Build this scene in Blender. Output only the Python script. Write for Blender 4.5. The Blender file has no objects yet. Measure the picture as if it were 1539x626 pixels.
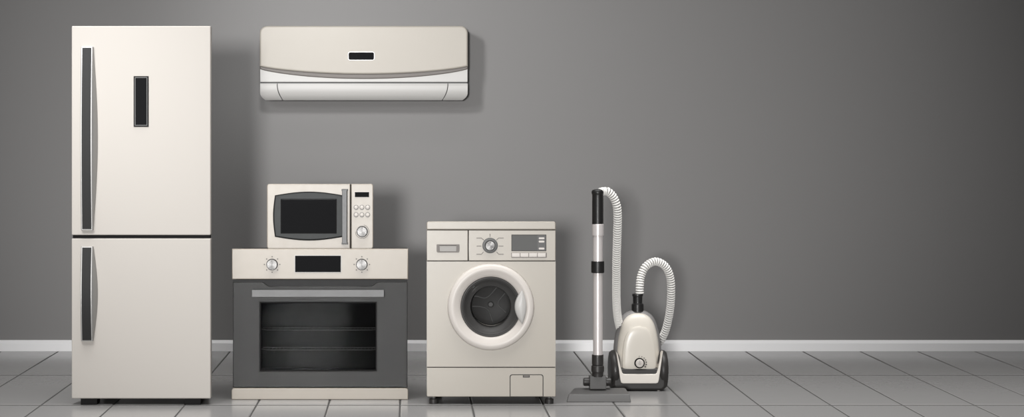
import bpy, bmesh, math
from mathutils import Vector, Matrix

# ------------------------------------------------------------------ camera frame of the photograph
FW, FH = 1539.0, 626.0
FPX = 3000.0                       # focal length in pixels
VX, VY = 615.0, 210.0              # vanishing point of the floor joints
D = 12.55                          # camera to skirting
CZ = 317.0 * D / FPX               # eye height
C = bpy.context.scene.collection
sc = bpy.context.scene
PI = math.pi

def floor_dist(py):                # distance at which the floor meets image row py
    return CZ * FPX / (py - VY)

# ------------------------------------------------------------------ materials
def lin(c):
    c = c / 255.0
    return c / 12.92 if c <= 0.04045 else ((c + 0.055) / 1.055) ** 2.4
def rgb(r, g, b): return (lin(r), lin(g), lin(b), 1)

def mat(name, col, rough=0.4, metal=0.0, spec=0.5, coat=0.0, noise=0.0, nscale=60.0, bump=0.0, aniso=0.0):
    m = bpy.data.materials.new(name); m.use_nodes = True
    nt = m.node_tree; b = nt.nodes['Principled BSDF']
    b.inputs['Base Color'].default_value = col
    b.inputs['Roughness'].default_value = rough
    b.inputs['Metallic'].default_value = metal
    b.inputs['Specular IOR Level'].default_value = spec
    b.inputs['Coat Weight'].default_value = coat
    b.inputs['Coat Roughness'].default_value = 0.08
    if noise or bump:
        tc = nt.nodes.new('ShaderNodeTexCoord')
        n = nt.nodes.new('ShaderNodeTexNoise'); n.inputs['Scale'].default_value = nscale
        n.inputs['Detail'].default_value = 4
        nt.links.new(tc.outputs['Object'], n.inputs['Vector'])
        if noise:
            mr = nt.nodes.new('ShaderNodeMapRange')
            mr.inputs['To Min'].default_value = max(0.02, rough - noise)
            mr.inputs['To Max'].default_value = rough + noise
            nt.links.new(n.outputs['Fac'], mr.inputs['Value'])
            nt.links.new(mr.outputs['Result'], b.inputs['Roughness'])
        if bump:
            bp = nt.nodes.new('ShaderNodeBump'); bp.inputs['Strength'].default_value = bump
            bp.inputs['Distance'].default_value = 0.002
            nt.links.new(n.outputs['Fac'], bp.inputs['Height'])
            nt.links.new(bp.outputs['Normal'], b.inputs['Normal'])
    if aniso:
        b.inputs['Anisotropic'].default_value = aniso
        t = nt.nodes.new('ShaderNodeTangent'); t.direction_type = 'RADIAL'; t.axis = 'Y'
        nt.links.new(t.outputs['Tangent'], b.inputs['Tangent'])
    return m

def glass(name, tint, gloss=0.06, rough=0.03):
    m = bpy.data.materials.new(name); m.use_nodes = True
    nt = m.node_tree
    for n in list(nt.nodes): nt.nodes.remove(n)
    o = nt.nodes.new('ShaderNodeOutputMaterial')
    t = nt.nodes.new('ShaderNodeBsdfTransparent'); t.inputs['Color'].default_value = tint
    g = nt.nodes.new('ShaderNodeBsdfGlossy'); g.inputs['Roughness'].default_value = rough
    x = nt.nodes.new('ShaderNodeMixShader'); x.inputs['Fac'].default_value = gloss
    nt.links.new(t.outputs[0], x.inputs[1]); nt.links.new(g.outputs[0], x.inputs[2])
    nt.links.new(x.outputs[0], o.inputs['Surface'])
    return m

ENAMEL = mat('cream_enamel', rgb(172, 167, 161), 0.42, 0.0, 0.12, noise=0.03, nscale=40)
CHAMP = mat('champagne_metal', rgb(152, 144, 133), 0.36, 0.0, 0.45, noise=0.03, nscale=30)
ACPANEL = mat('pearl_plastic', rgb(166, 160, 151), 0.42, 0.0, 0.3, noise=0.03, nscale=30)
COVER = mat('glossy_champagne', rgb(200, 194, 184), 0.3, 0.0, 0.4, noise=0.03, nscale=30)
WASH = mat('washer_enamel', rgb(152, 145, 134), 0.36, 0.0, 0.6, noise=0.03, nscale=40)
WHITE = mat('white_plastic', rgb(176, 174, 171), 0.38, 0, 0.3, noise=0.02)
OFFWH = mat('offwhite_plastic', rgb(192, 186, 180), 0.38, 0, 0.3, noise=0.02)
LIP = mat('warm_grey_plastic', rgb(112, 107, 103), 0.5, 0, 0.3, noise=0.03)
CHROME = mat('polished_trim', rgb(150, 149, 147), 0.4, 0.5, noise=0.03)
BRUSH = mat('turned_aluminium', rgb(112, 111, 110), 0.45, 1.0, noise=0.04, aniso=0.8)
STEEL = mat('brushed_steel', rgb(92, 92, 92), 0.5, 0.6, noise=0.05)
RACK   = mat('rack_wire', rgb(120, 120, 120), 0.5, 0.4, noise=0.05)
GREYM = mat('grey_trim', rgb(92, 92, 91), 0.5, 0.1, 0.3, noise=0.03)
GRIP = mat('dark_grip', rgb(37, 37, 37), 0.5, 0.0, 0.15, noise=0.03)
BLACK = mat('black_plastic', rgb(27, 26, 26), 0.4, 0, 0.35, noise=0.04)
SEAL = mat('black_rubber', rgb(19, 18, 18), 0.6, 0, 0.1, noise=0.05)
DARKP = mat('charcoal_plastic', rgb(45, 43, 42), 0.42, 0, 0.35, noise=0.04)
NOZZ = mat('graphite_plastic', rgb(80, 79, 78), 0.42, 0, 0.3, noise=0.04)
SHELL = mat('grey_plastic', rgb(118, 116, 115), 0.42, 0, 0.3, noise=0.03)
SCREEN = mat('black_glass', rgb(24, 24, 25), 0.015, 0, 0.4, noise=0.004)
GSCREEN = mat('grey_display', rgb(98, 98, 97), 0.03, 0, 0.3, noise=0.01)
OVEND = mat('smoked_glass_door', rgb(40, 40, 39), 0.3, 0.0, 0.08, noise=0.02)
OVENB = mat('oven_backing', rgb(30, 30, 30), 0.5, 0.0, 0.2, noise=0.03)
CAVITY = mat('oven_cavity', rgb(14, 14, 14), 0.7, 0, 0.1, noise=0.05)
INK    = mat('grey_print', rgb(96, 92, 88), 0.6, noise=0.03)
GAPM   = mat('dark_gap', rgb(52, 50, 48), 0.7, noise=0.03)
TUBE = mat('satin_tube', rgb(205, 199, 197), 0.32, 0.3, noise=0.03)
HOSE   = mat('hose_rib', rgb(226, 224, 220), 0.45, noise=0.03)
HOSEG  = mat('shaded_hose_groove', rgb(72, 71, 70), 0.6, noise=0.03)  # grey of the wire grooves, darkened to paint the shade between ribs
MWTRIM = mat('microwave_window_trim', rgb(50, 52, 52), 0.36, 0.0, 0.08, noise=0.03)
OGLASS = glass('tinted_oven_glass', (0.6, 0.6, 0.6, 1), 0.003, 0.02)
DGLASS = glass('door_bowl_glass', (0.9, 0.9, 0.9, 1), 0.006, 0.06)
FLAT = (SCREEN, GSCREEN, OGLASS)
DRUM = mat('drum_dark', rgb(46, 45, 44), 0.5, 0.0, 0.2, noise=0.03)
GASKET = mat('grey_gasket', rgb(66, 65, 64), 0.45, 0, 0.3, noise=0.03)

# ------------------------------------------------------------------ mesh helpers
class Frame:
    """metres for a plane that faces the room at distance d from the camera"""
    def __init__(s, d, root):
        s.d = d; s.k = d / FPX; s.root = root; s.y = d - D
    def p(s, px, py, dy=0.0):
        return Vector(((px - VX) * s.k - s.root.x, s.y + dy - s.root.y, CZ - (py - VY) * s.k - s.root.z))

def rrect(x0, y0, x1, y1, r=0, n=6, corners=(1, 1, 1, 1)):
    """outline in px: top-left, top-right, bottom-right, bottom-left"""
    out = []
    for i, (cx, cy, a0) in enumerate(((x0, y0, 180), (x1, y0, 270), (x1, y1, 0), (x0, y1, 90))):
        rr = r * corners[i]
        if rr <= 0: out.append((cx, cy)); continue
        ox = cx + rr if i in (0, 3) else cx - rr
        oy = cy + rr if i in (0, 1) else cy - rr
        for k in range(n + 1):
            a = math.radians(a0 + 90.0 * k / n)
            out.append((ox + rr * math.cos(a), oy + rr * math.sin(a)))
    return out

def circ(cx, cy, r, n=40): return [(cx + r * math.cos(2 * PI * k / n), cy + r * math.sin(2 * PI * k / n)) for k in range(n)]

def prism(F, pts, y0, y1, bev=0.0, seg=3, inset=0.0, back_bev=False, drop=0.0):
    """outline pts extruded from y0 (front) to y1; inset narrows the back by metres; drop lowers the back top"""
    bm = bmesh.new(); n = len(pts)
    fr = [bm.verts.new(F.p(x, y, y0)) for x, y in pts]
    cx = (min(p[0] for p in pts) + max(p[0] for p in pts)) / 2
    cy = (min(p[1] for p in pts) + max(p[1] for p in pts)) / 2
    hw = max(p[0] for p in pts) - cx; hh = max(p[1] for p in pts) - cy
    bk = []
    for x, y in pts:
        ix = inset * (x - cx) / hw / F.k if inset else 0
        iy = drop * (cy - y) / hh / F.k if drop and y < cy else 0
        bk.append(bm.verts.new(F.p(x - ix, y + iy, y1)))
    ff = bm.faces.new(fr); fb = bm.faces.new(bk[::-1])
    for i in range(n):
        j = (i + 1) % n
        bm.faces.new((fr[i], bk[i], bk[j], fr[j]))
    bmesh.ops.recalc_face_normals(bm, faces=bm.faces)
    if bev:
        es = list(ff.edges) + (list(fb.edges) if back_bev else [])
        bmesh.ops.bevel(bm, geom=es, offset=bev, segments=seg, profile=0.5, affect='EDGES', clamp_overlap=True)
    return bm

def lathe(F, cx, cy, prof, n=64):
    """profile of (radius px, dy) turned about the axis that points out of the front"""
    bm = bmesh.new(); rings = []
    for r, dy in prof:
        if r <= 1e-6: rings.append([bm.verts.new(F.p(cx, cy, dy))])
        else: rings.append([bm.verts.new(F.p(cx + r * math.cos(2*PI*k/n), cy + r * math.sin(2*PI*k/n), dy)) for k in range(n)])
    for a, b in zip(rings, rings[1:]):
        for k in range(n):
            q = (k + 1) % n
            if len(a) == 1 and len(b) == 1: break
            if len(a) == 1: bm.faces.new((a[0], b[k], b[q]))
            elif len(b) == 1: bm.faces.new((a[k], b[0], a[q]))
            else: bm.faces.new((a[k], b[k], b[q], a[q]))
    bmesh.ops.recalc_face_normals(bm, faces=bm.faces)
    return bm

def vlathe(F, cx, prof, dy=0.0, n=32):
    """profile of (radius px, py) turned about a vertical axis"""
    bm = bmesh.new(); rings = []
    for r, py in prof:
        c = F.p(cx, py, dy); R = r * F.k
        if r <= 1e-6: rings.append([bm.verts.new(c)])
        else: rings.append([bm.verts.new(c + Vector((R*math.cos(2*PI*k/n), R*math.sin(2*PI*k/n), 0))) for k in range(n)])
    for a, b in zip(rings, rings[1:]):
        for k in range(n):
            q = (k + 1) % n
            if len(a) == 1: bm.faces.new((a[0], b[k], b[q]))
            elif len(b) == 1: bm.faces.new((a[k], b[0], a[q]))
            else: bm.faces.new((a[k], b[k], b[q], a[q]))
    bmesh.ops.recalc_face_normals(bm, faces=bm.faces)
    return bm

def xlathe(c, prof, n=40):
    """profile of (radius m, x offset m) turned about a sideways axis through c"""
    bm = bmesh.new(); rings = []
    for r, dx in prof:
        if r <= 1e-6: rings.append([bm.verts.new(c + Vector((dx, 0, 0)))])
        else: rings.append([bm.verts.new(c + Vector((dx, r*math.cos(2*PI*k/n), r*math.sin(2*PI*k/n)))) for k in range(n)])
    for a, b in zip(rings, rings[1:]):
        for k in range(n):
            q = (k + 1) % n
            if len(a) == 1: bm.faces.new((a[0], b[k], b[q]))
            elif len(b) == 1: bm.faces.new((a[k], b[0], a[q]))
            else: bm.faces.new((a[k], b[k], b[q], a[q]))
    bmesh.ops.recalc_face_normals(bm, faces=bm.faces)
    return bm

def tube(pts, rad, n=10, cap=True, closed=False):
    """round tube along 3-D points; rad a number or a list"""
    bm = bmesh.new(); N = len(pts); rings = []
    up = None
    for i, p in enumerate(pts):
        a = pts[i-1] if (i > 0 or closed) else pts[i]
        b = pts[(i+1) % N] if (i < N-1 or closed) else pts[i]
        t = (b - a).normalized()
        if up is None:
            up = Vector((0, -1, 0)) if abs(t.y) < 0.9 else Vector((0, 0, 1))
        up = (up - t * up.dot(t)).normalized()
        s = t.cross(up)
        r = rad[i] if isinstance(rad, (list, tuple)) else rad
        rings.append([bm.verts.new(p + up * (r*math.cos(2*PI*k/n)) + s * (r*math.sin(2*PI*k/n))) for k in range(n)])
    m = N if closed else N - 1
    for i in range(m):
        a, b = rings[i], rings[(i+1) % N]
        for k in range(n):
            q = (k+1) % n
            bm.faces.new((a[k], b[k], b[q], a[q]))
    if cap and not closed:
        bm.faces.new(rings[0]); bm.faces.new(rings[-1][::-1])
    bmesh.ops.recalc_face_normals(bm, faces=bm.faces)
    return bm

def dome(F, pts, y0, h, rings=10, back=0.0, power=2.0, cen=None, edge=0.0):
    """puffed front: the outline shrinks towards its middle as it bulges by h towards the viewer"""
    bm = bmesh.new(); n = len(pts)
    if cen is None:
        cen = (sum(p[0] for p in pts)/n, sum(p[1] for p in pts)/n)
    R = []
    if back: R.append([bm.verts.new(F.p(x, y, y0 + back)) for x, y in pts])
    for k in range(rings):
        t = math.cos(0.5 * PI * k / rings)          # 1 -> 0
        dy = -h * (1 - t ** power) ** (1.0 / power)
        R.append([bm.verts.new(F.p(cen[0] + (x-cen[0])*t, cen[1] + (y-cen[1])*t, y0 + dy)) for x, y in pts])
    tip = bm.verts.new(F.p(cen[0], cen[1], y0 - h))
    for a, b in zip(R, R[1:]):
        for k in range(n):
            q = (k+1) % n
            bm.faces.new((a[k], b[k], b[q], a[q]))
    for k in range(n): bm.faces.new((R[-1][k], tip, R[-1][(k+1) % n]))
    bm.faces.new(R[0])
    bmesh.ops.recalc_face_normals(bm, faces=bm.faces)
    return bm

def sheet(rows):
    bm = bmesh.new()
    V = [[bm.verts.new(p) for p in r] for r in rows]
    for a, b in zip(V, V[1:]):
        for k in range(len(a)-1): bm.faces.new((a[k], a[k+1], b[k+1], b[k]))
    return bm

def frame_prism(F, outer, inner, y0, y1, bev=0.0, yin=None):
    """ring between two outlines with the same number of points"""
    bm = bmesh.new(); n = len(outer); yin = y1 if yin is None else yin
    of = [bm.verts.new(F.p(x, y, y0)) for x, y in outer]; ob = [bm.verts.new(F.p(x, y, y1)) for x, y in outer]
    nf = [bm.verts.new(F.p(x, y, y0)) for x, y in inner]; nb = [bm.verts.new(F.p(x, y, yin)) for x, y in inner]
    fe = []
    for i in range(n):
        j = (i+1) % n
        f = bm.faces.new((of[i], of[j], nf[j], nf[i]))
        bm.faces.new((of[i], ob[i], ob[j], of[j])); bm.faces.new((nf[i], nf[j], nb[j], nb[i]))
        bm.faces.new((ob[i], nb[i], nb[j], ob[j]))
    bmesh.ops.recalc_face_normals(bm, faces=bm.faces)
    if bev:
        es = [e for e in bm.edges if (e.verts[0] in of and e.verts[1] in of) or (e.verts[0] in nf and e.verts[1] in nf)]
        bmesh.ops.bevel(bm, geom=es, offset=bev, segments=2, profile=0.5, affect='EDGES')
    return bm

def obj(name, bms, material, parent=None, label=None, angle=35, wn=True):
    if not isinstance(bms, (list, tuple)): bms = [bms]
    me = bpy.data.meshes.new(name)
    acc = bmesh.new()
    for b in bms:
        t = bpy.data.meshes.new('t'); b.to_mesh(t); b.free(); acc.from_mesh(t); bpy.data.meshes.remove(t)
    acc.to_mesh(me); acc.free()
    if material in FLAT: wn, angle = False, 8
    mats = material if isinstance(material, (list, tuple)) else [material]
    for m in mats: me.materials.append(m)
    me.shade_smooth(); me.set_sharp_from_angle(angle=math.radians(angle))
    o = bpy.data.objects.new(name, me); C.objects.link(o)
    if wn:
        md = o.modifiers.new('weighted_normal', 'WEIGHTED_NORMAL'); md.keep_sharp = True; md.weight = 80
    if parent is not None: o.parent = parent
    if label: o['label'] = label
    return o

def thing(name, label, cat, loc):
    o = bpy.data.objects.new(name, None); C.objects.link(o)
    o.empty_display_size = 0.1; o.location = loc
    o['label'] = label; o['category'] = cat
    return o

def setting(o): o['kind'] = 'structure'; return o

def spline(pts, per=10):
    """Catmull-Rom through points"""
    P = [pts[0]] + list(pts) + [pts[-1]]; out = []
    for i in range(1, len(P)-2):
        p0, p1, p2, p3 = P[i-1], P[i], P[i+1], P[i+2]
        for k in range(per):
            t = k / per
            out.append(0.5 * ((2*p1) + (p2-p0)*t + (2*p0-5*p1+4*p2-p3)*t*t + (3*p1-p0-3*p2+p3)*t**3))
    out.append(P[-2]); return out

def resample(pts, step):
    out = [pts[0].copy()]; acc = 0.0
    for a, b in zip(pts, pts[1:]):
        L = (b-a).length; pos = step - acc
        while pos <= L:
            out.append(a + (b-a) * (pos / L)); pos += step
        acc = (acc + L) % step if L else acc
        acc = L - (pos - step)
    return out

# ------------------------------------------------------------------ the setting
WORLD0 = Frame(D, Vector((0, 0, 0)))
XL, XR = -7.0, 8.0

def make_floor():
    W = 86.0 * D / FPX; L = 0.1016 * D
    x0 = (1034 - VX) * D / FPX
    bx, by, dep = 0.0042, 0.022, 0.0022
    bm = bmesh.new()
    k0 = math.floor((XL - x0) / W); k1 = math.ceil((XR - x0) / W)
    for k in range(k0, k1):
        for r in range(0, 8):
            xa, xb = x0 + k*W, x0 + (k+1)*W
            yb, ya = -r*L, -(r+1)*L
            if r == 0: yb = 0.03
            o = [(xa, ya), (xb, ya), (xb, yb), (xa, yb)]
            g = [(xa+bx, ya+by*.4), (xb-bx, ya+by*.4), (xb-bx, yb-by*.4), (xa+bx, yb-by*.4)]
            i = [(xa+bx*2, ya+by*2), (xb-bx*2, ya+by*2), (xb-bx*2, yb-by*2), (xa+bx*2, yb-by*2)]
            vo = [bm.verts.new((x, y, -dep)) for x, y in o]
            vg = [bm.verts.new((x, y, -dep)) for x, y in g]
            vi = [bm.verts.new((x, y, 0)) for x, y in i]
            f = bm.faces.new(vi)
            for q in range(4):
                w = (q+1) % 4
                bm.faces.new((vg[q], vg[w], vi[w], vi[q]))
                f2 = bm.faces.new((vo[q], vo[w], vg[w], vg[q])); f2.material_index = 1
    bmesh.ops.remove_doubles(bm, verts=bm.verts, dist=1e-5)
    bmesh.ops.recalc_face_normals(bm, faces=bm.faces)
    tile = mat('grey_tile', rgb(130, 129, 128), 0.2, 0.0, 0.25, noise=0.015, nscale=12)
    grout = mat('dark_grout', rgb(74, 73, 72), 0.9, 0, 0.0, noise=0.05)
    return setting(obj('floor', bm, [tile, grout], angle=0.5, wn=False))
make_floor()

PAINT = mat('grey_wall_paint', rgb(124, 122.5, 121.5), 0.6, 0, 0.25, bump=0.05, nscale=220)
def box(x0, x1, y0, y1, z0, z1):
    bm = bmesh.new(); bmesh.ops.create_cube(bm, size=1)
    for v in bm.verts:
        v.co = Vector((x0 if v.co.x < 0 else x1, y0 if v.co.y < 0 else y1, z0 if v.co.z < 0 else z1))
    return bm
WALLY = 0.022
setting(obj('wall_back', box(XL, XR, WALLY, WALLY+0.15, -0.005, 3.4), PAINT))

def make_skirting():
    s = D / FPX; bm = bmesh.new()
    prof = [(0.0, -0.002), (0.0, 11.6*s), (0.0015, 12.0*s), (0.019, 15.6*s), (WALLY, 16.0*s), (WALLY, -0.002)]
    a = [bm.verts.new((XL, y, z)) for y, z in prof]; b = [bm.verts.new((XR, y, z)) for y, z in prof]
    n = len(prof)
    for i in range(n): bm.faces.new((a[i], b[i], b[(i+1) % n], a[(i+1) % n]))
    bm.faces.new(a); bm.faces.new(b[::-1])
    bmesh.ops.recalc_face_normals(bm, faces=bm.faces)
    return setting(obj('baseboard_back', bm, mat('white_skirting', rgb(232, 231, 231), 0.4, noise=0.02), angle=25))
make_skirting()

# ------------------------------------------------------------------ refrigerator
def make_fridge():
    d = floor_dist(607.5)
    root = Vector(((212 - VX) * d / FPX, d - D, 0.0))
    F = Frame(d, root)
    t = thing('refrigerator', 'tall cream two-door refrigerator with dark bow handles, standing left of the oven', 'refrigerator', root)
    obj('cabinet', prism(F, rrect(109.5, 40.5, 315, 597), 0.060, 0.60, 0.0, inset=0.062), CHAMP, t)
    obj('gasket', [prism(F, rrect(109, 351.5, 315.4, 359.5), 0.012, 0.058)], SEAL, t, label='black seal strip between the two doors')
    for (y0, y1, h0, h1, lab) in ((39, 353, 70.5, 345, 'upper door with a small black display'), (358, 598.5, 369.8, 511.5, 'lower freezer door')):
        dr = obj('door', prism(F, rrect(107.6, y0, 316.6, y1, 1.6, 4), 0.0, 0.058, 0.008, 4), ENAMEL, t, label=lab)
        # bow handle: straight left edge, bulging right flank
        mid = (h0 + h1) / 2; n = 22
        bulge = 6.5
        rows = []
        for k in range(n + 1):
            y = h0 + (h1 - h0) * k / n
            b = math.sin(PI * k / n)
            pr = 0.022 + 0.022 * b
            xr = 140.6 + bulge * b
            rows.append([F.p(122.2, y, 0.0), F.p(122.8, y, -pr*0.9), F.p(123.6, y, -pr), F.p(139.6, y, -pr),
                         F.p(140.6 + 0.35*bulge*b, y, -pr*0.8), F.p(xr, y, -0.003), F.p(xr, y, 0.001)])
        bm = sheet(rows)
        for row in (0, n):
            vs = [v for v in bm.verts if abs(v.co.z - rows[row][0].z) < 1e-6]
            vs.sort(key=lambda v: v.co.x)
            bm.faces.new(vs)
        bmesh.ops.recalc_face_normals(bm, faces=bm.faces)
        hd = obj('handle', bm, CHROME, dr, label='chrome bow handle with a dark grip')
        rows = []
        for k in range(n + 1):
            y = h0 + 1.4 + (h1 - h0 - 2.8) * k / n
            b = math.sin(PI * (y - h0) / (h1 - h0))
            pr = 0.022 + 0.022 * b
            rows.append([F.p(124.8, y, -pr - 0.0005), F.p(124.9, y, -pr - 0.003), F.p(138.3, y, -pr - 0.003), F.p(138.4, y, -pr - 0.0005)])
        b2 = sheet(rows); bmesh.ops.recalc_face_normals(b2, faces=b2.faces)
        g = obj('grip', b2, GRIP, t, label='dark grey grip strip of the door handle')
        if y0 < 100:
            dp = obj('display', prism(F, rrect(201, 114.3, 223.4, 190.4), -0.004, 0.002, 0.001), SEAL, t, label='upright black display panel on the upper door')
            obj('display_rim', frame_prism(F, rrect(202.8, 116, 221.6, 188.6), rrect(203.8, 117, 220.6, 187.6), -0.006, -0.003), GREYM, dp)
            obj('screen', prism(F, rrect(203.8, 117, 220.6, 187.6), -0.0048, -0.003), SCREEN, dp)
    for a, b in ((121, 145.8), (276.8, 301.4)):
        obj('foot', prism(F, rrect(a, 597.5, b, 607.4), 0.004, 0.10, 0.002, 2), SEAL, t, label='black foot')
    for a, b in ((135, 155), (270, 290)):
        obj('foot', prism(F, rrect(a, 596, b, 607.4), 0.46, 0.54, 0.002, 2), SEAL, t, label='black foot')
make_fridge()

# ------------------------------------------------------------------ air conditioner
def make_ac():
    depth = 0.21
    d = D + WALLY - depth
    root = Vector(((546.7 - VX) * d / FPX, WALLY, CZ - (95 - VY) * d / FPX))
    F = Frame(d, root)
    t = thing('air_conditioner', 'long cream wall air conditioner mounted high on the grey wall', 'air conditioner', root)
    # body: rounded box behind the panel
    obj('housing', prism(F, rrect(390.8, 40, 702.6, 126, 9, 8, (1, 1, 0, 0)), 0.035, depth - 0.001, 0.01, 3), WHITE, t)
    # front panel with a bowed lower edge
    N = 48; xa, xb = 390.2, 703.4
    def low(x, a, b):
        u = (x - (xa+xb)/2) / ((xb-xa)/2)
        return a + (b - a) * (1 - u*u) ** 0.8 if abs(u) < 1 else a
    def panel(l, r, top, ea, eb, rad):
        pts = []
        for k in range(9):
            a = PI + 0.5*PI*k/8; pts.append((l + rad + rad*math.cos(a), top + rad + rad*math.sin(a)))
        for k in range(9):
            a = 1.5*PI + 0.5*PI*k/8; pts.append((r - rad + rad*math.cos(a), top + rad + rad*math.sin(a)))
        for k in range(N + 1):
            x = r + (l - r) * k / N; pts.append((x, low(min(max(x, xa), xb), ea, eb)))
        return pts
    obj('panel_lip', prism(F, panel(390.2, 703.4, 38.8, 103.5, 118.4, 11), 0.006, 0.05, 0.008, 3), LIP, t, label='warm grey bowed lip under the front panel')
    fp = obj('front_panel', prism(F, panel(390.4, 703.2, 38.9, 99.5, 111.5, 11), -0.012, 0.03, 0.012, 4), ACPANEL, t)
    dp = obj('display', prism(F, rrect(522.9, 77.5, 563.3, 91, 3.2), -0.014, -0.01, 0.001), CHROME, t, label='small black display with a pale rim')
    obj('screen', prism(F, rrect(524.1, 78.7, 562.1, 89.9, 2.4), -0.0155, -0.011, 0.0008), SCREEN, dp)
    # lower fascia behind lip
    obj('fascia', prism(F, rrect(390.8, 100, 702.8, 122.9), 0.014, 0.06, 0.002), WHITE, t)
    obj('seam', prism(F, rrect(391.2, 122.4, 702.4, 126), 0.028, 0.06), GREYM, t, label='dark seam above the louver')
    # curved louver and end caps
    def curve_strip(xl, xr, shrink=0.0, ytop=125.2, ybot=150.2, yo=0.0):
        rows = []
        M = 14
        for k in range(M + 1):
            u = k / M
            y = ytop + (ybot - ytop) * u
            dy = 0.016 + yo + 0.036 * u ** 3.6 + (0.004 * (1 - min(1, u * 10)))
            l, r = xl(u), xr(u)
            rows.append([F.p(l + (r-l)*q/12, y, dy) for q in range(13)])
        last = rows[-1]
        rows.append([Vector((p.x, p.y + 0.07, p.z + 0.012)) for p in last])
        rows.insert(0, [Vector((p.x, p.y + 0.03, p.z)) for p in rows[0]])
        bm = sheet(rows)
        bmesh.ops.recalc_face_normals(bm, faces=bm.faces)
        bmesh.ops.solidify(bm, geom=bm.faces[:], thickness=0.004)
        bmesh.ops.recalc_face_normals(bm, faces=bm.faces)
        return bm
    cl = lambda u: 416.2 + 8.0 * u ** 2.2
    cr = lambda u: 673.4 - 8.4 * u ** 2.2
    ol = lambda u: 390.6 + 7.5 * max(0, (u - .55) / .45) ** 2.2
    orr = lambda u: 703.0 - 7.5 * max(0, (u - .55) / .45) ** 2.2
    obj('louver', curve_strip(lambda u: cl(u) + .8, lambda u: cr(u) - .8), WHITE, t)
    obj('end_cap', curve_strip(ol, lambda u: cl(u) - .5), WHITE, t)
    obj('end_cap', curve_strip(lambda u: cr(u) + .5, orr), WHITE, t)
    obj('outlet', prism(F, rrect(398, 124, 696, 147), 0.105, depth - 0.001), GAPM, t, label='dark body behind the louver')
    obj('outlet_backing', prism(F, rrect(410, 126, 680, 140), 0.045, 0.11), GAPM, t, label='dark strip behind the louver joints')
make_ac()

# ------------------------------------------------------------------ knob shared by oven, microwave, washer
def knob_bms(F, cx, cy, r, dy, h):
    return lathe(F, cx, cy, [(r, dy), (r, dy - h*0.75), (r*0.93, dy - h), (0, dy - h*1.02)], 48)

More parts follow.
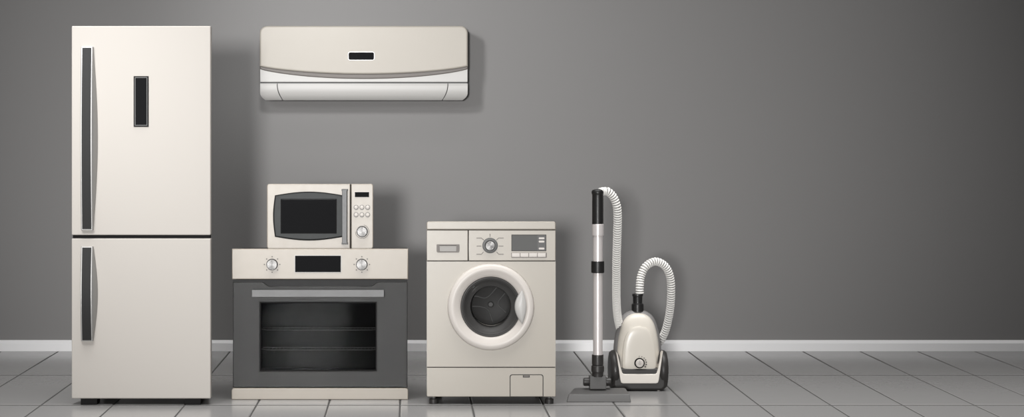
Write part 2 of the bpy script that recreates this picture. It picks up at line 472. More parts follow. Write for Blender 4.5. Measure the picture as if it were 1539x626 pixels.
# ------------------------------------------------------------------ oven
def make_oven():
    d = floor_dist(599.7)
    root = Vector(((481 - VX) * d / FPX, d - D, 0.0))
    F = Frame(d, root)
    t = thing('oven', 'wide built-under oven with black glass door, under the microwave', 'oven', root)
    obj('cabinet', prism(F, rrect(351, 382, 611.5, 597.5), 0.16, 0.56, 0.0, inset=0.01), CHAMP, t)
    obj('side_panel', prism(F, rrect(350.4, 382, 354, 598), 0.02, 0.17), DARKP, t)
    obj('side_panel', prism(F, rrect(608.2, 382, 611.8, 598), 0.02, 0.17), DARKP, t)
    ct = obj('cooktop', prism(F, rrect(351, 380.5, 611.5, 384), 0.03, 0.56, 0.001), BLACK, t)
    # control fascia
    obj('control_panel', prism(F, rrect(348.6, 373.8, 613.4, 419.3), 0.0, 0.034, 0.005, 3), CHAMP, t)
    dp = obj('display', prism(F, rrect(442.8, 383, 513, 409.2), -0.002, 0.002, 0.0006), WHITE, t, label='black display with a pale rim')
    obj('screen', prism(F, rrect(443.6, 383.8, 512.2, 408.4), -0.0035, 0.001, 0.0006), SCREEN, dp)
    for cx in (409, 543.8):
        k = obj('knob', knob_bms(F, cx, 397, 8.0, -0.001, 0.022), BRUSH, t, label='turned silver knob')
        obj('knob_collar', lathe(F, cx, 397, [(8.8, 0.001), (8.8, -0.003), (7.6, -0.003)], 40), DARKP, k)
        obj('pointer', prism(F, rrect(cx - .5, 390.2, cx + .5, 392.4), -0.0245, -0.022), INK, k)
        for a in range(8):
            obj('dial_mark', prism(F, circ(cx + 11.6*math.cos(a*PI/4), 397 + 11.6*math.sin(a*PI/4), 1.0, 10), -0.0008, 0.001), INK, t)
    # door: backing plate, scalloped glass front with window opening
    obj('door_backing', [prism(F, rrect(350, 420, 612.2, 452.5), 0.012, 0.05),
                         prism(F, rrect(350, 558.5, 612.2, 582), 0.012, 0.05),
                         prism(F, rrect(350, 452, 389, 559), 0.012, 0.05),
                         prism(F, rrect(567.4, 452, 612.2, 559), 0.012, 0.05)], OVENB, t)
    # scallop outline
    sc_l = [(380 + 0, 423.6)]
    top = [(350, 423.6), (393.5, 423.6)]
    for k in range(1, 9):
        u = k / 8; top.append((393.5 + 12*u, 423.6 + 6 * (3*u*u - 2*u**3)))
    tr = [(962.4 - x, y) for x, y in reversed(top)]
    outline = top + tr + [(612.4, 581.8), (350, 581.8)]
    # one plate with a window opening
    wl, wt, wr, wb = 389.8, 453.0, 566.6, 557.6
    bm = bmesh.new()
    win = ((wl, wt), (wr, wt), (wr, wb), (wl, wb))
    nT = len(top) + len(tr)
    sides = []
    for yy in (0.0, 0.012):
        vo = [bm.verts.new(F.p(x, y, yy)) for x, y in outline]
        wi = [bm.verts.new(F.p(x, y, yy)) for x, y in win]
        bm.faces.new(vo[:nT] + [wi[1], wi[0]])
        bm.faces.new((vo[nT-1], vo[-2], wi[2], wi[1]))
        bm.faces.new((vo[-2], vo[-1], wi[3], wi[2]))
        bm.faces.new((vo[-1], vo[0], wi[0], wi[3]))
        sides.append((vo, wi))
    for q in (0, 1):
        a, b = sides[0][q], sides[1][q]
        for z in range(len(a)):
            w_ = (z + 1) % len(a)
            bm.faces.new((a[z], a[w_], b[w_], b[z]))
    bmesh.ops.recalc_face_normals(bm, faces=bm.faces)
    front = set(sides[0][0])
    es = [e for e in bm.edges if e.verts[0] in front and e.verts[1] in front and abs(e.calc_face_angle()) > 1]
    bmesh.ops.bevel(bm, geom=es, offset=0.0028, segments=1, affect='EDGES')
    dr = obj('door', bm, OVEND, t, label='smoked black glass oven door', angle=20, wn=False)
    obj('window_frame', frame_prism(F, rrect(wl, wt, wr, wb), rrect(wl+2.2, wt+2.2, wr-2.2, wb-2.2), 0.002, 0.05), SEAL, dr)
    obj('window_pane', prism(F, rrect(wl+2, wt+2, wr-2, wb-2), 0.006, 0.010), OGLASS, dr, wn=False)
    # handle bar with two posts
    hb = obj('handle', prism(F, rrect(379.2, 434.2, 577.6, 445.2, 0.6, 2), -0.042, -0.026, 0.0045, 2), STEEL, dr, label='brushed steel bar handle')
    for a in (392, 559): obj('handle_post', prism(F, rrect(a, 436.5, a + 6, 443), -0.027, 0.002), STEEL, t)
    # cavity and racks
    obj('cavity', [prism(F, rrect(391, 450.5, 566, 453.0), 0.05, 0.45), prism(F, rrect(391, 557.6, 566, 560), 0.05, 0.45),
                   prism(F, rrect(386.5, 451, 389.8, 559), 0.05, 0.45), prism(F, rrect(566.6, 451, 570, 559), 0.05, 0.45),
                   prism(F, rrect(388, 451, 568, 559), 0.155, 0.159)], CAVITY, t)
    for y in (497.3, 527.4):
        bars = [tube([F.p(399.5, y, 0.07), F.p(559.5, y, 0.07)], 0.0035, 8), tube([F.p(392, y - 1, 0.15), F.p(564, y - 1, 0.15)], 0.003, 8)]
        bars += [tube([F.p(402 + 5.4*k, y, 0.07), F.p(402 + 5.4*k, y - 1, 0.15)], 0.0012, 6) for k in range(30)]
        bars += [tube([F.p(399.5, y, 0.07), F.p(390.5, y - .5, 0.10)], 0.003, 8), tube([F.p(559.5, y, 0.07), F.p(566, y - .5, 0.10)], 0.003, 8)]
        obj('rack', bars, RACK, t, label='wire shelf seen through the door glass')
    obj('plinth', prism(F, rrect(348.2, 582.6, 613.4, 599.6, 4.0, 6, (1, 1, .3, .3)), -0.008, 0.05, 0.004, 3), CHAMP, t, label='champagne bottom plinth')
    return d
OVEN_D = make_oven()

# ------------------------------------------------------------------ microwave
def make_microwave():
    d = OVEN_D + 0.07
    k = OVEN_D / FPX
    ztop = CZ - (380.5 - VY) * k
    root = Vector(((481 - VX) * d / FPX, d - D, ztop))
    F = Frame(d, root)
    t = thing('microwave', 'small cream microwave with dark bowed window, on top of the oven', 'microwave', root)
    obj('cabinet', prism(F, rrect(402, 277, 560, 371.4, 3), 0.02, 0.36, 0.004, inset=0.008, drop=0.012), CHAMP, t)
    dr = obj('door', prism(F, rrect(401.3, 276.2, 526.2, 373.5, 3.4, 6, (1, 0, 0, 1)), 0.0, 0.022, 0.0042, 3), CHAMP, t)
    obj('seam', prism(F, rrect(525.4, 277, 528.2, 373), 0.006, 0.022), SEAL, t, label='dark gap beside the door')
    cp = obj('control_panel', prism(F, rrect(527.8, 276.2, 560.8, 373.5, 3.4, 6, (0, 1, 1, 0)), 0.0, 0.022, 0.0042, 3), CHAMP, t)
    # barrel-shaped window
    def barrel(l, t_, r, b, bx, by, n=14):
        pts = []
        for k in range(n): u = k/n; pts.append((l + (r-l)*u, t_ - by*math.sin(PI*u)))
        for k in range(n): u = k/n; pts.append((r + bx*math.sin(PI*u), t_ + (b-t_)*u))
        for k in range(n): u = k/n; pts.append((r + (l-r)*u, b + by*math.sin(PI*u)))
        for k in range(n): u = k/n; pts.append((l - bx*math.sin(PI*u), b + (t_-b)*u))
        return pts
    obj('window_seal', prism(F, barrel(413.2, 293.2, 516.0, 355.6, 2.9, 5.6), -0.002, 0.004, 0.001), SEAL, dr)
    wf = obj('window_trim', prism(F, barrel(414.2, 294.2, 515.2, 354.6, 2.6, 5.2), -0.0065, 0.002, 0.004, 3), MWTRIM, dr, label='dark bowed metal window surround')
    obj('window_recess', prism(F, rrect(421.8, 298.4, 506.2, 350.6, .8, 2), -0.0075, -0.003, 0.001), SEAL, t, label='black edge of the window')
    obj('window_pane', prism(F, rrect(423, 299.6, 505, 349.4, .6, 2), -0.0085, -0.003, 0.0006), SCREEN, t, label='dark window pane')
    obj('handle', prism(F, rrect(514.3, 284.6, 521.8, 365.6, .6, 2), -0.034, -0.022, 0.004, 3), STEEL, dr, label='upright steel bar handle')
    for a in (283.6, 363.8): obj('handle_post', prism(F, rrect(513.6, a, 522.6, a + 2.8), -0.033, 0.002), GREYM, t)
    dp = obj('display', prism(F, rrect(532.6, 287.6, 555.4, 296.6), -0.001, 0.002, 0.0004), OFFWH, t, label='small black display')
    obj('screen', prism(F, rrect(533.3, 288.3, 554.7, 295.9), -0.0022, 0.001, 0.0004), SCREEN, dp)
    for y in (311.3, 322.4):
        for x in (535.2, 543.9, 552.6):
            b = obj('button', lathe(F, x, y, [(2.9, 0), (2.9, -0.004), (2.3, -0.0055), (0, -0.0062)], 24), OFFWH, t, label='round pale button')
            obj('button_ring', lathe(F, x, y, [(3.7, 0.001), (3.7, -0.0012), (2.9, -0.0012)], 24), GREYM, b)
    kb = obj('knob', knob_bms(F, 544.3, 347.6, 7.6, -0.001, 0.02), BRUSH, t, label='turned silver knob')
    obj('knob_collar', lathe(F, 544.3, 347.6, [(8.6, 0.001), (8.6, -0.003), (7.2, -0.003)], 40), DARKP, kb)
    obj('pointer', prism(F, rrect(543.8, 341, 544.8, 343.2), -0.0222, -0.02), INK, kb)
    obj('dial_marks', [tube([F.p(544.3 + 10.2*math.cos(a), 347.6 + 10.2*math.sin(a), -0.0004) for a in [math.radians(-75 + 255*q/40) for q in range(41)]], 0.0011, 6)], INK, t, label='printed arc round the knob')
    for a, b in ((408, 418), (545, 555)):
        for y0, y1 in ((0.03, 0.06), (0.29, 0.32)):
            bm = prism(F, rrect(a, 368.5, b, 380), y0, y1)
            z = [v for v in bm.verts]
            lo = min(v.co.z for v in z)
            for v in z:
                if abs(v.co.z - lo) < 1e-6: v.co.z = 0.0
            obj('foot', bm, SEAL, t)
make_microwave()

# ------------------------------------------------------------------ washing machine
def make_washer():
    d = floor_dist(606.8)
    root = Vector(((738.3 - VX) * d / FPX, d - D, 0.0))
    F = Frame(d, root)
    t = thing('washing_machine', 'cream front-loading washing machine with round door, right of the oven', 'washing machine', root)
    ccx, ccy, R = 737.5, 460.5, 65.0
    def ray_square(X0, Y0, X1, Y1):
        sq = []
        for k in range(64):
            a = 2*PI*k/64; c, s = math.cos(a), math.sin(a)
            tx = ((X1-ccx)/c if c > 1e-9 else (X0-ccx)/c if c < -1e-9 else 1e9)
            ty = ((Y1-ccy)/s if s > 1e-9 else (Y0-ccy)/s if s < -1e-9 else 1e9)
            q = min(tx, ty); sq.append((ccx + c*q, ccy + s*q))
        for c0 in ((X0, Y0), (X1, Y0), (X1, Y1), (X0, Y1)):      # snap the nearest ray to each corner
            i = min(range(64), key=lambda q: (sq[q][0]-c0[0])**2 + (sq[q][1]-c0[1])**2); sq[i] = c0
        return sq
    hole = circ(ccx, ccy, 46, 64)
    obj('chassis', frame_prism(F, ray_square(642.2, 343, 834.2, 594), hole, 0.012, 0.052), GAPM, t, label='body coloured dark as shade behind the panel joints', wn=False)  # dark colour put in so the narrow panel gaps read as shaded
    obj('cabinet_collar', frame_prism(F, ray_square(641.8, 343, 834.6, 595), hole, 0.05, 0.125), WASH, t, wn=False)
    obj('cabinet', prism(F, rrect(641.8, 343, 834.6, 595), 0.122, 0.50, 0.0, inset=0.012, drop=0.022), WASH, t)
    obj('lid', prism(F, rrect(641.2, 332.4, 835.2, 344.6, 3.4, 6, (1, 1, 0, 0)), -0.003, 0.5, 0.0045, 3, inset=0.012, drop=0.028), WASH, t)
    dw = obj('detergent_drawer', prism(F, rrect(641.4, 345.6, 703.2, 391.4), 0.0, 0.02, 0.003, 2), WASH, t)
    # drawer pull: recessed cup
    o = rrect(656.2, 366.8, 690.6, 379, 2.5, 5, (.3, .3, 1, 1)); i = rrect(660.6, 368.6, 686, 377.4, 1.6, 5, (.3, .3, 1, 1))
    hp = obj('handle', frame_prism(F, o, i, -0.003, 0.001, 0.0012), LIP, dw, label='grey cup pull')
    obj('pull_flap', prism(F, rrect(660.8, 369.8, 685.8, 377.4, 1.4, 4), -0.002, 0.0, 0.0012), mat('grey_flap', rgb(150, 147, 143), 0.45, 0, 0.3), t, label='pale flap inside the cup pull')
    obj('pull_shade_strip', prism(F, rrect(658, 367.0, 689, 369.2), -0.0024, 0.001), GAPM, t, label='dark strip standing in for shade above the pull flap')  # raised dark strip paints the shade under the cup's upper edge
    obj('control_panel', prism(F, rrect(704.4, 345.6, 835.0, 391.4), 0.0, 0.02, 0.003, 2), WASH, t)
    cx, cy = 736.5, 368.5
    kb = obj('dial', knob_bms(F, cx, cy, 7.2, -0.006, 0.018), BRUSH, t, label='turned silver programme dial')
    obj('dial_ring', lathe(F, cx, cy, [(11.6, 0.001), (11.6, -0.006), (10.4, -0.008), (8.0, -0.008), (7.3, -0.006)], 48), GREYM, kb, label='grey dial ring')
    obj('pointer', prism(F, rrect(cx - .55, 362.4, cx + .55, 365.2), -0.0265, -0.02), INK, kb)
    marks = [[(cx, 351), (cx, 355.4)]]
    for s in (-1, 1):
        marks += [[(cx + s*9.5, 360.4), (cx + s*13, 357.2), (cx + s*20.5, 357.2)], [(cx + s*13, 369.3), (cx + s*20, 369.3)],
                  [(cx + s*9.8, 378), (cx + s*13, 381.6), (cx + s*20.5, 381.6)]]
    for m in marks: obj('dial_mark', tube([F.p(x, y, -0.0004) for x, y in m], 0.0016, 6), INK, t, label='printed line beside the dial')
    dp = obj('display', prism(F, rrect(768.6, 352.2, 821.0, 377), -0.001, 0.002), GAPM, t, label='grey display window')
    obj('screen', prism(F, rrect(769.4, 353.2, 820.0, 376.2), -0.002, 0.001), GSCREEN, dp)
    obj('indicator_strip', prism(F, rrect(807.8, 353.2, 820.0, 376.2), -0.0026, -0.001), NOZZ, t)
    for y in (357.7, 362.7, 373.1):
        obj('indicator', prism(F, rrect(809.6, y - 1.4, 818.2, y + 1.4, 1.3, 4), -0.004, -0.002, 0.0006), OFFWH, t, label='pale pill-shaped indicator')
    for k in range(4):
        x = 769.2 + 12.9 * k
        obj('button', prism(F, rrect(x, 379.8, x + 12.3, 385.8), -0.006, 0.001, 0.002, 2), OFFWH, t, label='pale oblong button')
    obj('button_well', prism(F, rrect(768.4, 379.2, 821.8, 386.8), -0.0006, 0.001), LIP, t)
    # main front panel with the door opening
    sq = ray_square(641.4, 392.6, 835.0, 550.6); hole = circ(ccx, ccy, 52, 64)
    obj('front_panel', frame_prism(F, sq, hole, 0.0, 0.02, 0.0), WASH, t, wn=False)
    obj('kick_panel', prism(F, rrect(641.4, 552.0, 835.2, 595.6, 2.0, 4, (0, 0, 1, 1)), 0.0, 0.02, 0.003, 2), WASH, t)
    # door
    dr = obj('door', lathe(F, ccx, ccy, [(64.5, 0.0), (65, -0.012), (64.2, -0.024), (62, -0.031), (59, -0.034), (56, -0.034), (54, -0.031),
                                          (50, -0.025), (46.5, -0.018), (45.2, -0.010), (45.0, 0.004)], 96), OFFWH, t, label='round off-white door ring')
    obj('door_gasket', lathe(F, ccx, ccy, [(45.2, 0.0), (44.6, -0.012), (43.2, -0.013), (42.2, -0.009), (41.4, -0.011), (40.6, -0.009), (38, 0.004), (34, 0.014), (31.5, 0.018), (30.6, 0.016), (30, 0.022), (30, 0.05)], 96), GASKET, dr, label='dark grey rubber door seal')
    obj('door_glass', lathe(F, ccx + .3, 459.5, [(41, -0.004), (38.5, -0.010), (36.5, -0.0125), (35.5, -0.013), (0, -0.013)], 72), DGLASS, dr, label='clear bowl glass')
    dm = obj('drum', lathe(F, 738, 458, [(31, 0.03), (31, 0.09), (25, 0.10), (0, 0.105)], 72), DRUM, t, label='dark drum seen through the door glass')
    def V(x, y): return F.p(660 + x/3.9125, 380 + y/3.9125, 0.098)
    lines = [[(192, 262), (225, 262), (262, 272), (290, 266), (318, 240), (352, 200)],
             [(404, 232), (372, 268), (352, 298), (360, 322), (386, 346), (412, 372)],
             [(196, 322), (246, 324), (284, 336), (302, 362), (320, 414)]]
    obj('drum_ribs', [tube(spline([V(*q) for q in l], 6), 0.0026, 8) for l in lines], GREYM, dm, label='raised curved ribs of the drum')
    obj('drum_hub', lathe(F, 738.6, 459.3, [(4.8, 0.10), (4.8, 0.092), (3.6, 0.089), (3.2, 0.092), (0, 0.092)], 32), GASKET, dm)
    # lens-shaped handle
    pts = []
    n = 18
    for k in range(n): u = k/n; pts.append((784.6 + (-1.0)*0 + 6.4*math.sin(PI*u) + 0.0, 433.8 + 52.4*u))
    for k in range(n): u = k/n; pts.append((784.6 - 11.6*math.sin(PI*u)**0.9, 486.2 - 52.4*u))
    obj('handle', dome(F, pts, -0.030, 0.020, 8, back=0.015, power=2.6, cen=(783, 460)), WHITE, dr, label='white lens-shaped door handle')
    # service flap
    obj('service_flap', prism(F, rrect(767.2, 563.2, 815.6, 595.0, 3, 5, (1, 1, 0, 0)), -0.0022, 0.002, 0.0012, 2), WASH, t)
    obj('flap_joint', prism(F, rrect(766.0, 562.0, 816.8, 595.2, 3.6, 5, (1, 1, 0, 0)), -0.0006, 0.002), GAPM, t, label='dark joint round the service flap')
    obj('flap_notch', prism(F, rrect(785.8, 563.4, 796.2, 566.6), -0.0028, 0.001), GAPM, t)
    obj('flap_latch', prism(F, rrect(787, 563.6, 795, 565.4), -0.0034, 0.001), LIP, t)
    for fx in (651.8, 826):
        for dy in (0.03, 0.42):
            ft = obj('foot', vlathe(F, fx if dy < .1 else (660 if fx < 700 else 818), [(0, 606.6), (6.4, 606.6), (6.6, 604.5), (6.6, 600), (5.6, 599), (0, 599)], dy), DARKP, t, label='dark levelling foot')
            if dy < .1:
                obj('foot_bolt', vlathe(F, fx, [(2.8, 599.4), (2.8, 594.5), (0, 594.5)], dy), GREYM, ft)
make_washer()

# ------------------------------------------------------------------ vacuum cleaner
def make_vacuum():
    dn = floor_dist(603.4)            # nozzle front
    db = floor_dist(587.6)            # canister front
    root = Vector(((961 - VX) * db / FPX, db - D, 0.0))
    B = Frame(db, root); Nz = Frame(dn, root)
    t = thing('vacuum_cleaner', 'canister vacuum cleaner with upright wand and ribbed grey hose, right of the washing machine', 'vacuum cleaner', root)
    # ---- canister
    def q(x, y): return (900 + x/3.915, 440 + y/3.915)
    def egg(pts):       # right half mirrored about x = 961.2
        R = [Vector((x, y, 0)) for x, y in pts]
        R = spline(R, 5)
        out = [(v.x, v.y) for v in R]
        return out + [(1922.4 - x, y) for x, y in reversed(out)][1:-1] if abs(out[0][0] - 961.2) < .01 and abs(out[-1][0] - 961.2) < .01 else out + [(1922.4 - x, y) for x, y in reversed(out)]
    shell = egg([(961.2, 467.0), (972, 468.6), (982, 474.5), (988.5, 484), (993, 498), (996, 514), (997.2, 532), (996, 560), (985, 576), (961.2, 577)])
    obj('body_shell', [dome(B, shell, 0.10, 0.055, 10, back=0.0, power=2.6, cen=(961.2, 530)),
                       dome(B, [(x, y) for x, y in shell], 0.10, -0.16, 10, power=2.2, cen=(961.2, 530))], SHELL, t, label='grey back shell')
    cover = egg([(961.2, 471.4), (971, 473), (979.5, 478.5), (985.5, 488), (989.5, 501), (992, 516), (993, 532), (991, 548), (987, 560), (961.2, 561)])
    obj('front_cover', dome(B, cover, 0.075, 0.062, 12, back=0.03, power=2.6, cen=(961.2, 528)), COVER, t, label='glossy champagne front cover')
    inner = egg([(961.2, 490), (970.5, 492), (977.5, 497.5), (982.5, 508), (985.5, 522), (986.6, 540), (986, 553), (980, 558.6), (961.2, 559)])
    obj('cover_panel', dome(B, inner, 0.026, 0.020, 10, back=0.02, power=4.5, cen=(961.2, 530)), COVER, t, label='raised arched champagne panel')
    k = obj('dial', lathe(B, 961.3, 545.2, [(6.0, 0.01), (6.0, -0.006), (5.2, -0.0085), (0, -0.0095)], 40), OFFWH, t, label='pale power dial in a black ring')
    obj('dial_ring', lathe(B, 961.3, 545.2, [(7.8, 0.02), (7.8, -0.001), (6.0, -0.001)], 40), SEAL, k)
    obj('power_mark', [tube([B.p(961.3 + 1.5*math.cos(a), 545.4 + 1.5*math.sin(a), -0.0095) for a in [2*PI*j/16 for j in range(16)]], 0.0008, 6, closed=True),
                       prism(B, rrect(960.9, 541.2, 961.7, 542.4), -0.0098, -0.007)], INK, k)
    mk = []
    for j, a in enumerate((-92, -70, -48, -28, -8, 12, 32)):
        a = math.radians(a); r = 10.2
        obj('dial_mark', prism(B, circ(961.3 + r*math.cos(a), 545.2 + r*math.sin(a), 0.55 + 0.14*j, 10), 0.000, 0.012), INK, t)
    # U-shaped bumper
    uo = [(926.0, 527.5), (928.2, 541), (930.6, 556), (932.6, 570)]
    bo = [(926.0, 527.5), (927.6, 539), (930.0, 556), (932.2, 570.5), (933.4, 574.4), (936.4, 575.6)]
    bi = [(928.2, 531), (930.6, 541), (933.0, 552), (935.2, 559.4), (936.8, 561.2), (939.4, 561.6)]
    outer = bo + [(1922.4 - x, y) for x, y in reversed(bo)]
    inn = bi + [(1922.4 - x, y) for x, y in reversed(bi)]
    bm = bmesh.new(); nn = len(outer)
    a1 = [bm.verts.new(B.p(x, y, -0.004)) for x, y in outer]; a2 = [bm.verts.new(B.p(x, y, -0.004)) for x, y in inn]
    c1 = [bm.verts.new(B.p(x, y, 0.06)) for x, y in outer]; c2 = [bm.verts.new(B.p(x, y, 0.06)) for x, y in inn]
    for i in range(nn - 1):
        bm.faces.new((a1[i], a1[i+1], a2[i+1], a2[i])); bm.faces.new((c1[i], c2[i], c2[i+1], c1[i+1]))
        bm.faces.new((a1[i], c1[i], c1[i+1], a1[i+1])); bm.faces.new((a2[i], a2[i+1], c2[i+1], c2[i]))
    bm.faces.new((a1[0], a2[0], c2[0], c1[0])); bm.faces.new((a1[-1], c1[-1], c2[-1], a2[-1]))
    bmesh.ops.recalc_face_normals(bm, faces=bm.faces)
    yy = min(v.co.y for v in bm.verts)
    es = [e for e in bm.edges if all(abs(v.co.y - yy) < 1e-6 for v in e.verts) and len([f for f in e.link_faces if all(abs(v.co.y-yy) < 1e-6 for v in f.verts)]) == 1]
    bmesh.ops.bevel(bm, geom=es, offset=0.004, segments=3, profile=0.5, affect='EDGES')
    obj('bumper', bm, mat('cream_bumper', rgb(214, 208, 200), 0.35, 0, 0.4), t, label='cream U-shaped bumper')
    # dark chassis and wheels
    obj('chassis', prism(B, rrect(922, 553, 1001.5, 586.6, 9, 8, (.5, .5, 1, 1)), 0.004, 0.28, 0.014, 4, back_bev=True), DARKP, t, label='charcoal lower chassis')
    R = 29.5 * B.k; w = 7.6 * B.k
    for cx in (925.6, 998.0):
        c = B.p(cx, 557.6, 0.095); c.z = R - 0.0 + 0.002
        obj('wheel', xlathe(c, [(0, -w), (R*0.72, -w), (R*0.9, -w*0.85), (R*0.98, -w*0.45), (R, 0), (R*0.98, w*0.45), (R*0.9, w*0.85), (R*0.72, w), (0, w)], 56), DARKP, t, label='charcoal side wheel')
    obj('caster', xlathe(B.p(990.5, 588.8, 0.03), [(0, -0.006), (0.008, -0.006), (0.010, 0), (0.008, 0.006), (0, 0.006)], 20), OFFWH, t, label='small pale caster under the chassis')
    # ---- hose collar on top of the canister
    obj('hose_collar', vlathe(B, 961.6, [(0, 443), (7.4, 443), (8.2, 443.8), (8.2, 446.4), (7.3, 447.4), (7.0, 457.5), (8.6, 458.4), (9.2, 460), (9.2, 470), (0, 470)], 0.10), BLACK, t, label='black swivel collar on top')
    # ---- wand
    wy = 0.075
    wd = obj('wand', [vlathe(Nz, 900.7, [(7.4, 353), (7.4, 394), (7.2, 394), (7.2, 537)], wy)], TUBE, t, label='satin silver telescopic tube')
    obj('tube_collar', vlathe(Nz, 900.7, [(8.4, 337), (8.9, 337.6), (8.9, 354), (8.3, 355), (7.2, 355)], wy), TUBE, wd)
    obj('clamp', vlathe(Nz, 900.5, [(7, 393.4), (9.4, 393.4), (9.9, 394.4), (9.9, 410), (9.4, 411), (7, 411)], wy), BLACK, wd, label='black length clamp')
    obj('handgrip', vlathe(Nz, 900.5, [(8.6, 338), (8.5, 300), (8.4, 293), (9.0, 291.8), (9.5, 290), (9.3, 287.5), (7.8, 285.6), (4, 284.6), (0, 284.4)], wy), BLACK, wd, label='black handgrip on top of the tube')
    obj('wand_socket', vlathe(Nz, 900.4, [(7.2, 534.8), (8.8, 534.8), (8.8, 549.6), (8.0, 550.6), (9.4, 551.6), (9.8, 553), (9.8, 560), (8.8, 561.4), (8.6, 568), (0, 568)], wy), DARKP, wd, label='dark socket at the foot of the tube')
    # ---- floor nozzle
    bm = bmesh.new()
    prof = [(851.8, 948.2, 603.2, 0.0), (851.8, 948.2, 601.8, -0.002), (855.4, 945.8, 591.8, 0.010), (856.2, 945.0, 590.9, 0.014), (862, 940.2, 583.6, 0.085), (865, 938, 582.4, 0.100),
            (865, 938, 583.5, 0.130), (860, 942, 602.6, 0.150)]
    rows = []
    for l, r, y, dy in prof:
        kk = Frame(dn + dy, root)
        rows.append([bm.verts.new(kk.p(l + (r-l)*u, y, 0)) for u in (0, .02, .1, .3, .5, .7, .9, .98, 1)])
    for a, b in zip(rows, rows[1:]):
        for i in range(len(a)-1): bm.faces.new((a[i], a[i+1], b[i+1], b[i]))
    for i in range(len(rows[0])-1): bm.faces.new((rows[-1][i], rows[-1][i+1], rows[0][i+1], rows[0][i]))
    bm.faces.new([r[0] for r in rows]); bm.faces.new([r[-1] for r in rows][::-1])
    for v in bm.verts: v.co.z = max(v.co.z, 0.0005)
    bmesh.ops.recalc_face_normals(bm, faces=bm.faces)
    nz = obj('floor_nozzle', bm, NOZZ, t, label='flat graphite floor nozzle', angle=30)
    lip = prism(Nz, [(851.8, 603.3), (854.9, 593.0), (855.6, 592.0), (945.6, 592.0), (946.3, 593.0), (948.2, 603.3)], -0.008, 0.012, 0.003, 2)
    obj('front_lip', lip, mat('graphite_lip', rgb(104, 103, 102), 0.45, 0, 0.3), nz, label='lighter front lip of the floor nozzle')
    obj('nozzle_neck', prism(Nz, rrect(888, 567, 913, 586.6, 1.2, 3), 0.055, 0.115, 0.004, 3), NOZZ, nz, label='square swivel neck')
    for a, b in ((879, 889), (912, 920.8)):
        obj('pivot', xlathe(Nz.p((a+b)/2, 576.2, 0.085), [(0, -(b-a)/2*Nz.k), (5.4*Nz.k, -(b-a)/2*Nz.k), (6.2*Nz.k, -(b-a)/2*Nz.k*.7), (6.2*Nz.k, (b-a)/2*Nz.k*.7), (5.4*Nz.k, (b-a)/2*Nz.k), (0, (b-a)/2*Nz.k)], 28), DARKP, nz)
    # ---- ribbed hose
    w0 = dn + wy; w1 = db + 0.10
    path = [(901.5, 288.6, w0), (907, 287.4, w0 + .012), (914.6, 288.4, w0+.02), (922.6, 297.4, w0+.03), (927.2, 311, w0+.04), (928.2, 328, w0+.06), (927.6, 356, w0+.10), (926.6, 390, w0+.16),
            (926.3, 420, w0+.22), (926.4, 448, w0+.30), (927.6, 470, w0+.38), (930.4, 487, w0+.44), (935.5, 503, w0+.50), (946, 520, w1+.26), (962, 528, w1+.30),
            (980, 524, w1+.27), (992, 512, w1+.22), (999.2, 499, w1+.19), (1004.4, 480, w1+.16), (1007.4, 461, w1+.13), (1008.6, 440, w1+.10), (1007.4, 418, w1+.08), (1000.2, 400.5, w1+.06),
            (985.4, 392.6, w1+.04), (971, 399.6, w1+.02), (963.6, 414, w1+.01), (961.6, 430, w1), (961.6, 444.5, w1)]
    P = spline([Frame(dd, root).p(x, y, 0) for x, y, dd in path], 14)
    pitch = 3.75 * 0.0035
    prof = [(0.00, 0.80), (0.14, 0.80), (0.26, 0.97), (0.45, 1.0), (0.62, 1.0), (0.81, 0.97), (0.92, 0.80)]
    fine = resample(P, pitch / 50)
    n = len(fine) // 50
    pts, rad = [], []
    for i in range(n):
        for u, r in prof:
            pts.append(fine[i*50 + int(u*50)]); rad.append(r * 6.35 * 0.0035)
    bm = tube(pts, rad, 18)
    bm.faces.ensure_lookup_table()
    idx = 0; m = len(prof)
    for i in range(len(pts) - 1):
        gv = (i % m) in (0, m - 1)
        for kq in range(18):
            if gv: bm.faces[idx].material_index = 1
            idx += 1
    obj('hose', bm, [HOSE, HOSEG], t, label='pale ribbed hose looping behind the canister', angle=60)
make_vacuum()

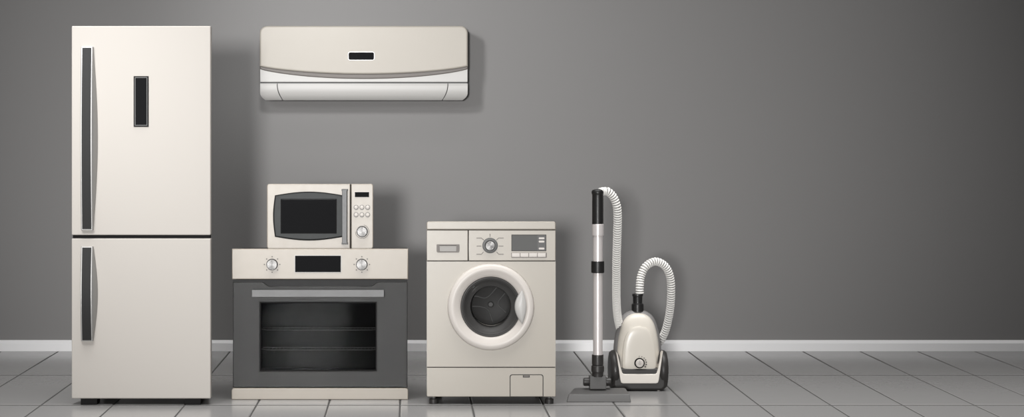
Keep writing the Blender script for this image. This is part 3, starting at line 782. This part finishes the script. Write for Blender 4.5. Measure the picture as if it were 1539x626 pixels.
# ------------------------------------------------------------------ light
def area(name, loc, target, size, power, col=(1, 1, 1), sy=None, spread=180):
    l = bpy.data.lights.new(name, 'AREA'); l.energy = power; l.color = col
    l.shape = 'RECTANGLE' if sy else 'SQUARE'; l.size = size
    if sy: l.size_y = sy
    l.spread = math.radians(spread)
    o = bpy.data.objects.new(name, l); C.objects.link(o); o.location = loc
    o.rotation_euler = (Vector(target) - Vector(loc)).to_track_quat('-Z', 'Y').to_euler()
    return o
def spot(name, loc, target, power, angle, blend, radius, col=(1, 1, 1)):
    l = bpy.data.lights.new(name, 'SPOT'); l.energy = power; l.color = col
    l.spot_size = math.radians(angle); l.spot_blend = blend; l.shadow_soft_size = radius
    o = bpy.data.objects.new(name, l); C.objects.link(o); o.location = loc
    o.rotation_euler = (Vector(target) - Vector(loc)).to_track_quat('-Z', 'Y').to_euler()
    return o

def wp(px, py, dist): return Vector(((px-VX)*dist/FPX, dist-D, CZ-(py-VY)*dist/FPX))
spot('room_spot', (-1.4, -20.0, 1.75), wp(660, 50, D), 10200, 24.5, 1.0, 0.58, (1, 0.995, 0.988))
area('added_fridge_key', (-2.1, -4.6, 2.7), wp(165, 210, 10.2), 0.9, 13, (1, 1, 1), spread=75)  # unseen key light, added to grade the fridge front from its upper left
area('added_overhead_fill', (1.5, -3.4, 4.4), (1.5, -3.2, 0), 9, 200, (1, 0.99, 0.98), sy=3.4, spread=80)  # unseen fill, added to brighten the floor and upward-facing edges
spot('added_wall_spot', wp(400, -165, D - 2.2), wp(620, 60, D), 130, 90, 1.0, 0.15)  # unseen spot, added for the wall's bright peak and the air conditioner's shadow

w = bpy.data.worlds.new('room'); sc.world = w; w.use_nodes = True
w.node_tree.nodes['Background'].inputs['Color'].default_value = (0.9, 0.92, 0.95, 1)
w.node_tree.nodes['Background'].inputs['Strength'].default_value = 0.10

# ------------------------------------------------------------------ camera
cam = bpy.data.cameras.new('camera'); co = bpy.data.objects.new('camera', cam); C.objects.link(co)
co.location = (0, -D, CZ); co.rotation_euler = (PI/2, 0, 0)
cam.sensor_width = 36; cam.sensor_fit = 'HORIZONTAL'
cam.lens = FPX / FW * 36
cam.shift_x = (FW/2 - VX) / FW
cam.shift_y = -(FH/2 - VY) / FW
cam.clip_end = 100
sc.camera = co
sc.view_settings.view_transform = 'Standard'
sc.view_settings.look = 'None'
sc.view_settings.exposure = 0.0
sc.view_settings.gamma = 1.0
sc.view_settings.use_curve_mapping = False
